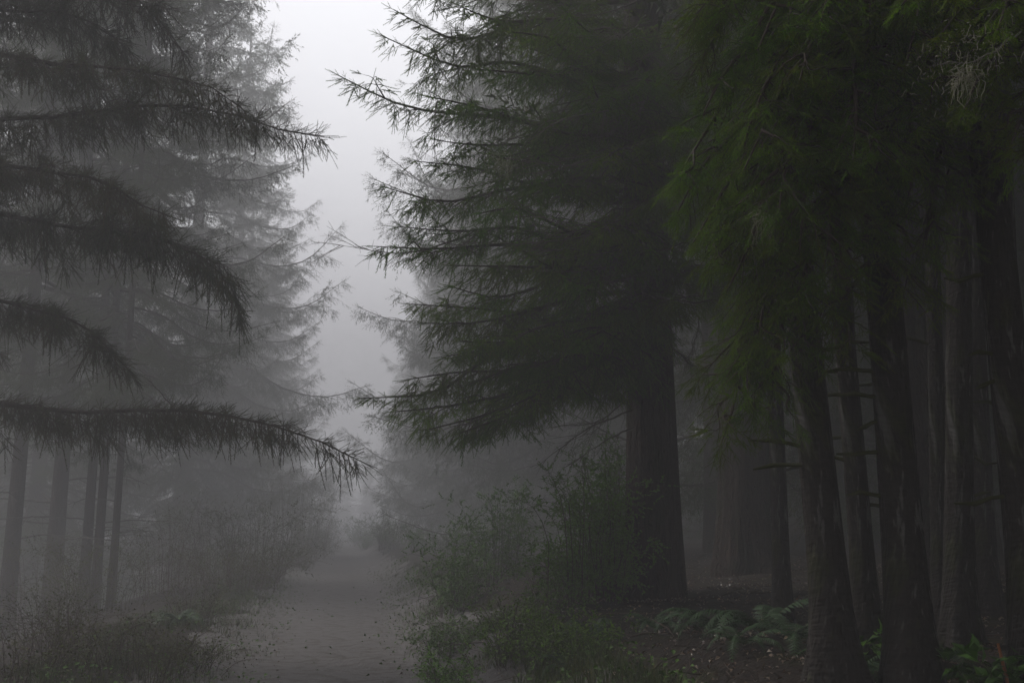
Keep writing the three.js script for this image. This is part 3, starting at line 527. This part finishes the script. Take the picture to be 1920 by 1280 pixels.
// ---------------------------------------------------------------- understorey: ferns, shrubs, grass, fallen leaves
function frondGeo(seed, len) {
  const R = rng(seed), s = new Soup(), n = 26, pts = [], c0 = [0.036, 0.068, 0.026];
  const pt = (u) => V(len * (u * 0.95 - 0.2 * u * u * u), len * (0.85 * u - 1.0 * u * u * (0.8 + 0.2 * u)), 0);
  for (let i = 0; i <= 8; i++) pts.push(pt(i / 8));
  s.tube(pts, pts.map((_, i) => 0.0035 * (1 - 0.8 * i / 8)), 3, [0.06, 0.05, 0.025]);
  for (let i = 2; i < n; i++) for (const q of [-1, 1]) {
    const u = i / n, p = pt(u), T = pt(u + 0.02).sub(pt(u - 0.02)).normalize(), l = len * 0.15 * Math.sin(Math.PI * Math.pow(u, 0.75)) * (0.85 + 0.3 * R()) + 0.008;
    const d = V(0, -0.25 - 0.2 * R(), q).addScaledVector(T, 0.35).normalize(), w = T.clone().multiplyScalar(len * 0.013), k = 0.75 + 0.5 * R(), c = c0.map((x) => x * k), e = p.clone().addScaledVector(d, l), mid = p.clone().addScaledVector(d, l * 0.45).add(w).addScaledVector(UP, 0.004);
    s.tri(p.clone().sub(w), mid, e, c); s.tri(p.clone().sub(w), p.clone().add(w), mid, c);
  }
  return s.geo();
}
const FROND = [1, 2, 3, 4].map((k) => frondGeo(3000 + k, 0.8));
function fern(x, y, depth, size, n, label) {
  const p = at(x, y, depth), R = rng(Math.round(x * 7 + y)); p.y = land(p.x, p.z);
  const t = thing('sword_fern', label, 'fern', p, 'sword ferns on the bank');
  for (let k = 0; k < n; k++) { const f = mesh('frond', FROND[k % 4], M.leaf, t); f.rotation.set(0, k * 2.4 + R(), (R() - 0.35) * 0.5); f.scale.setScalar(size * (0.75 + 0.5 * R())); }
  return t;
}
fern(1430, 1190, 7.56, 0.90, 12, 'largest sword fern, its fronds arching in the middle of the dark bank');
fern(1340, 1195, 7.81, 0.72, 10, 'sword fern at the left of the fern clump');
fern(1495, 1215, 6.95, 0.68, 9, 'sword fern against the foot of the leaning mossy trunk');
fern(1395, 1245, 6.83, 0.54, 8, 'small sword fern at the front of the clump');
fern(1115, 1190, 9.15, 0.58, 9, 'lone sword fern below the leafy bush');
fern(1060, 1225, 8.54, 0.43, 8, 'little fern in the grassy verge');
fern(1700, 1240, 6.34, 0.50, 8, 'dim fern between the mossy trunks');
fern(1880, 1230, 5.25, 0.58, 9, 'green fern in the bottom right corner');
fern(1600, 1275, 5.75, 0.55, 9, 'dim fern at the foot of the slender mossy trunk');
fern(1765, 1262, 6.3, 0.6, 9, 'dim fern right of the blotched mossy trunk with stubs');
fern(1235, 1215, 8.4, 0.55, 9, 'small dim fern left of the fern clump, below the big trunk');
fern(330, 1240, 15, 0.8, 11, 'dim fern in the brush at the lower left');

function leafGeo(l, w, c, fold = 0.25) { const s = new Soup(), a = V(0, 0, 0), b = V(l, -l * 0.1, 0), m = V(l * 0.5, 0.02 * l, 0), p = V(l * 0.45, fold * w, w * 0.5), q = V(l * 0.45, fold * w, -w * 0.5); s.tri(a, p, m, c); s.tri(m, p, b, c); s.tri(a, m, q, c); s.tri(m, b, q, c); return s.geo(); }
const SMALL_LEAF = leafGeo(0.032, 0.021, [0.07, 0.14, 0.02]), BIG_LEAF = leafGeo(0.09, 0.055, [0.06, 0.13, 0.02]);
// a shrub: arching stems, each with twigs that bear leaves
function shrub(name, label, foot, o) {
  const R = rng(o.seed), t = thing(name, label, 'shrub', foot, o.group), stems = new Soup(), leaves = [];
  for (let k = 0; k < o.stems; k++) {
    const a = R() * 6.28, out = o.spread * Math.sqrt(R()), h = o.h * (o.low ? 0.2 + 0.85 * R() : 0.55 + 0.5 * R()), e = V(Math.cos(a) * out + (o.bias ?? 0) * R(), h, Math.sin(a) * out), c = new THREE.QuadraticBezierCurve3(V(e.x * 0.55, -0.1, e.z * 0.55), V(e.x * 0.6 + (R() - 0.5) * 0.3, h * 1.05, e.z * 0.6 + (R() - 0.5) * 0.3), V(e.x * 1.25 + (R() - 0.5) * 0.5, h * (0.75 + 0.2 * R()), e.z * 1.25 + (R() - 0.5) * 0.5)), pts = [];
    for (let i = 0; i <= 6; i++) pts.push(c.getPoint(i / 6).add(V((R() - 0.5) * 0.05, 0, (R() - 0.5) * 0.05)));
    stems.tube(pts, pts.map((_, i) => o.r * (1 - 0.8 * i / 6)), 4, o.wood ?? WOOD);
    for (let j = 0; j < o.twigs; j++) {
      const u = o.low ? 0.15 + 0.85 * R() : 0.25 + 0.75 * R(), p = c.getPoint(u), d = V(R() - 0.5, (R() - 0.35) * 0.8, R() - 0.5).normalize(), l = o.twig * (0.5 + R());
      const q = p.clone().addScaledVector(d, l).addScaledVector(DOWN, l * 0.15);
      stems.tube([p, p.clone().lerp(q, 0.5).addScaledVector(UP, l * 0.05), q], [o.r * 0.3, o.r * 0.22, o.r * 0.1], 3, o.wood ?? WOOD);
      for (let i = 0; i < o.leaves; i++) { const v = 0.15 + 0.85 * (i + R()) / o.leaves, tt = 0.7 + 0.6 * R(); leaves.push({ m: aim(p.clone().lerp(q, v), d.clone().add(V((R() - 0.5) * 2, (R() - 0.5) * 0.9, (R() - 0.5) * 2)), (o.leaf ?? 1) * (0.7 + 0.6 * R()), (R() - 0.5) * 1.2), tint: [tt * (o.tint?.[0] ?? 1), tt * (o.tint?.[1] ?? 1), tt * (o.tint?.[2] ?? 1)] }); }
    }
  }
  mesh('stems', stems.geo(), M.twig, t).userData = { kind: 'stuff' };
  if (leaves.length) instanced('leaves', o.big ? BIG_LEAF : SMALL_LEAF, M.leaf, leaves, t);
  return t;
}
const onLand = (x, y, d) => { const p = at(x, y, d); p.y = land(p.x, p.z); return p; };
shrub('leafy_bush', 'small-leaved green bush at the left foot of the big trunk', onLand(1120, 1130, 11.53), { seed: 31, low: true, stems: 110, spread: 0.620, h: 1.550, r: 0.005, twigs: 13, twig: 0.186, leaves: 10, leaf: 1.250, tint: [1.1, 1.15, 0.7], group: 'bushes by the track' });
shrub('leafy_bush', 'taller green bush tucked behind the left side of the big trunk', onLand(1150, 1100, 12.71), { seed: 32, low: true, stems: 80, spread: 0.496, h: 2.108, r: 0.006, twigs: 12, twig: 0.211, leaves: 10, leaf: 1.250, tint: [1.05, 1.1, 0.7], group: 'bushes by the track' });
shrub('arching_sapling', 'thin arching sapling with sparse leaves reaching left from the bush', onLand(1090, 1120, 11.16), { seed: 33, stems: 5, spread: 0.310, h: 1.860, r: 0.006, twigs: 18, twig: 0.186, leaves: 9, bias: -0.55, leaf: 0.960, tint: [1.1, 1.0, 1.2] });
shrub('verge_bush', 'low bright bush at the right edge of the track, bottom centre', onLand(850, 1262, 9.05), { seed: 34, stems: 22, spread: 0.260, h: 0.465, r: 0.006, twigs: 9, twig: 0.112, leaves: 8, leaf: 0.960, tint: [1.1, 1.15, 0.9], group: 'bushes by the track' });
shrub('verge_bush', 'straggly twiggy bush in the verge below the big bush', onLand(960, 1210, 9.92), { seed: 35, stems: 24, spread: 0.372, h: 0.620, r: 0.006, twigs: 8, twig: 0.124, leaves: 4, leaf: 0.880, tint: [1, 0.85, 0.8], group: 'bushes by the track' });
shrub('verge_bush', 'faded bush on the right verge further along the track', onLand(860, 1150, 14.88), { seed: 36, low: true, stems: 44, spread: 0.558, h: 1.178, r: 0.004, twigs: 12, twig: 0.186, leaves: 10, leaf: 1.200, group: 'bushes by the track' });
shrub('verge_bush', 'hazy tall thicket on the right between the trees and the track', onLand(930, 1120, 16.74), { seed: 37, low: true, stems: 50, spread: 0.744, h: 1.7, r: 0.004, twigs: 13, twig: 0.248, leaves: 10, leaf: 1.360, group: 'bushes by the track' });
shrub('broadleaf_sprig', 'small bright green broad-leaved sprig between the mossy trunks', onLand(1655, 1250, 5.95), { seed: 38, stems: 5, spread: 0.099, h: 0.260, r: 0.004, twigs: 4, twig: 0.062, leaves: 3, big: true, tint: [0.9, 0.9, 0.6] });
shrub('broadleaf_sprig', 'green leafy sprig in the bottom right corner', onLand(1890, 1262, 5.08), { seed: 39, stems: 9, spread: 0.186, h: 0.310, r: 0.004, twigs: 5, twig: 0.074, leaves: 4, big: true, tint: [0.65, 0.72, 0.55] });
[[60, 1240, 17, 1.3, 'brown thicket at the bottom left corner'], [180, 1250, 14.5, 0.9, 'low brush with a few yellowish leaves at the lower left'], [300, 1200, 17.5, 1.2, 'reddish twiggy thicket right of the slim trunks'], [400, 1180, 20, 1.4, 'hazy brown thicket left of the track'], [440, 1230, 16.5, 0.6, 'low reddish brush at the left edge of the track'], [120, 1180, 21, 1.6, 'yellowish thicket around the slim left trunks'], [330, 1120, 25, 1.9, 'faint thicket behind the slim left trunks'], [450, 1110, 29, 1.8, 'faint thicket by the track in the left distance']
].forEach(([x, y, d, h, label], i) => shrub('twiggy_thicket', label, onLand(x, y, d * 1.4), { seed: 60 + i, stems: 60, spread: 1.5, h: h * 1.9, r: 0.005, low: true, twigs: 10, twig: 0.28, leaves: i % 3 === 1 ? 6 : 4, leaf: 1.2, wood: i % 2 ? [0.07, 0.05, 0.04] : [0.085, 0.048, 0.04], tint: [0.9, 0.55, 0.4], group: 'thickets on the left' }));

[[40, 9.5, 0.75, 'twiggy brush in the very bottom left corner'], [150, 10.5, 0.7, 'low brush left of centre in the bottom left foreground'], [265, 9.8, 0.65, 'low bramble at the bottom left, nearest its middle'], [350, 10.8, 0.42, 'low brush at the bottom, a step left of the track'], [100, 13.5, 0.9, 'taller brush in the left foreground'], [360, 15.5, 0.8, 'taller brush beside the track in the left foreground']
].forEach(([x, d, h, label], i) => shrub('low_bramble', label, onLand(x, 1250, d), { seed: 90 + i, stems: 46, spread: 0.75, h, r: 0.004, low: true, twigs: 9, twig: 0.2, leaves: 3, leaf: 0.9, wood: [0.05, 0.032, 0.026], tint: [0.75, 0.45, 0.4], group: 'brambles in the left foreground' }));
[[842, 11.6, 0.5, 'low leafy bush right beside the track at the bottom'], [985, 9.6, 0.55, 'leafy bush at the bottom below the big green bush'], [1040, 11, 0.75, 'leafy bush in front of the big green bush'], [1075, 8.6, 0.4, 'low leafy plant at the bottom, left of the ferns']
].forEach(([x, d, h, label], i) => shrub('bank_bush', label, onLand(x, 1230, d), { seed: 120 + i, stems: 40, spread: 0.5, h, r: 0.003, low: true, twigs: 9, twig: 0.16, leaves: 8, leaf: 0.95, tint: i % 2 ? [1.1, 1, 0.7] : [0.9, 0.95, 0.7], group: 'bushes on the bank' }));
{
  const R = rng(66), kinds = scene.children.filter((o) => /^(twiggy_thicket|verge_bush)/.test(o.name));
  for (const side of [-1, 1]) for (let d = 19; d < 70; d += 2.2 + 0.06 * d) {
    const pool = kinds.filter((o) => (side < 0) === o.name.startsWith('twiggy')), c = pool[Math.floor(R() * pool.length)].clone(), x = side * ((d > 24 ? 0.9 : 1.7) + 1.3 * R());
    c.name = numbered(side < 0 ? 'roadside_thicket' : 'roadside_bush'); c.position.set(x * 1.5, land(x * 1.5, -d * 1.6), -d * 1.6); c.rotation.y = R() * 6.28; c.scale.setScalar((0.9 + 0.7 * R()) * (side < 0 ? 1.0 : 1.5));
    tag(c, side < 0 ? 'hazy thicket in the row along the left edge of the track' : 'hazy bush in the row along the right edge of the track', 'shrub', side < 0 ? 'row of brush left of the track' : 'row of brush right of the track'); scene.add(c);
  }
}
// grass and herbs of the verges, fallen leaves, broken stick
{
  const R = rng(71), blades = [], herbs = [], fallen = [];
  const blade = new Soup(); for (const q of [-1, 0, 1]) { const d = V(q * 0.25, 1, (q ? 0.2 : -0.25)), w = 0.004; const p = (u) => d.clone().multiplyScalar(0.22 * u).addScaledVector(V(q * 0.3, -0.25, 0.3 * (q || 1)), 0.16 * u * u); for (let k = 0; k < 3; k++) { const a = p(k / 3), b = p((k + 1) / 3), w0 = w * (1 - k / 3), w1 = w * (1 - (k + 1) / 3), c = [0.055, 0.08, 0.02]; blade.tri(a.clone().add(V(0, 0, w0)), a.clone().add(V(0, 0, -w0)), b.clone().add(V(0, 0, w1)), c); if (k < 2) blade.tri(a.clone().add(V(0, 0, -w0)), b.clone().add(V(0, 0, -w1)), b.clone().add(V(0, 0, w1)), c); } }
  const bg = blade.geo();
  for (let k = 0; k < 26000; k++) {
    const side = R() < 0.55 ? 1 : -1, d = 6 + 34 * R() * R(), x = side * (0.1 + (side > 0 ? 2.0 : 3.2) * Math.pow(R(), 0.85)), z = -d, tt = 0.55 + 0.7 * R(), dry = R() < 0.3;
    const g = fbm(x * 0.8, z * 0.8, 2, 2); if (g < -0.12 + 0.12 * R() || R() > 0.06 + smooth(Math.abs(x), 0.15, 1.7)) continue;
    blades.push({ m: new THREE.Matrix4().makeRotationY(R() * 6.28).scale(V(1, 1, 1).multiplyScalar((0.35 + 0.8 * R()) * (0.3 + 0.7 * smooth(Math.abs(x), 0.3, 1.9)))).setPosition(x, land(x, z) - 0.01, z), tint: dry ? [tt * 1.5, tt * 1.1, tt] : [tt, tt, tt] });
    if (R() < 0.35) { herbs.push({ m: aim(V(x + 0.1, land(x, z) + 0.05 + 0.15 * R(), z), V(R() - 0.5, 0.3 * R(), R() - 0.5), 0.8 + R(), R()), tint: [tt, tt, tt] }); }
  }
  const gr = instanced('verge_grass', bg, M.leaf, blades, scene); tag(gr, 'wet grass along the edges of the track', 'grass', undefined, 'stuff');
  const hr = instanced('verge_herbs', SMALL_LEAF, M.leaf, herbs, scene); tag(hr, 'small green leaves among the verge grass', 'ground cover', undefined, 'stuff');
  const dry = leafGeo(0.038, 0.024, [0.15, 0.1, 0.062], 0.4);
  for (let k = 0; k < 16000; k++) { const d = 4 + 20 * R() * R(), x = R() < 0.7 ? -0.7 + 8.5 * R() : -0.7 - 6 * R(), z = -d, tt = 0.35 + 0.8 * R() + (R() < 0.06 ? 1.1 : 0); if (Math.abs(x) < 0.5 + 0.5 * R()) continue; fallen.push({ m: aim(V(x, land(x, z) + 0.012 + 0.02 * R(), z), V(R() - 0.5, (R() - 0.5) * 0.5, R() - 0.5), 0.5 + 0.8 * R(), (R() - 0.5) * 1.4), tint: [tt, tt * (0.9 + 0.2 * R()), tt * (0.85 + 0.3 * R())] }); }
  const fl = instanced('fallen_leaves', dry, std('wet fallen leaves', { vertexColors: true, roughness: 0.3, side: THREE.DoubleSide }), fallen, scene); tag(fl, 'wet brown leaves fallen over the forest floor', 'leaf litter', undefined, 'stuff');
  const stick = new Soup(); stick.tube([V(-0.25, 0, 0), V(-0.05, 0.015, 0.02), V(0.12, 0, -0.01), V(0.3, 0.01, 0.03)], [0.006, 0.006, 0.005, 0.002], 4, [0.07, 0.055, 0.045]);
  const sticks = []; for (let k = 0; k < 700; k++) { const d = 4 + 16 * R(), x = 1.2 + 8 * R(), z = -d, tt = 0.6 + 0.8 * R(); sticks.push({ m: aim(V(x, land(x, z) + 0.02, z), V(R() - 0.5, (R() - 0.5) * 0.25, R() - 0.5), 0.4 + 1.2 * R() * R(), R() * 6), tint: [tt, tt, tt] }); }
  tag(instanced('fallen_twigs', stick.geo(), M.twig, sticks, scene), 'small broken twigs scattered over the right bank', 'twigs', undefined, 'stuff');
  const s = new Soup(), p = onLand(1893, 1275, 5), q = at(1872, 1206, 5.05); s.tube([V(0, -0.05, 0), q.clone().sub(p).multiplyScalar(0.5).add(V(0.01, 0, 0)), q.clone().sub(p)], [0.01, 0.009, 0.007], 7, [0.2, 0.085, 0.04]);
  const st = mesh('broken_stick', s.geo(), M.twig, scene); st.position.copy(p); tag(st, 'orange brown broken stick standing in the bottom right corner', 'stick');
}

shade(scene);
renderer.render(scene, camera);
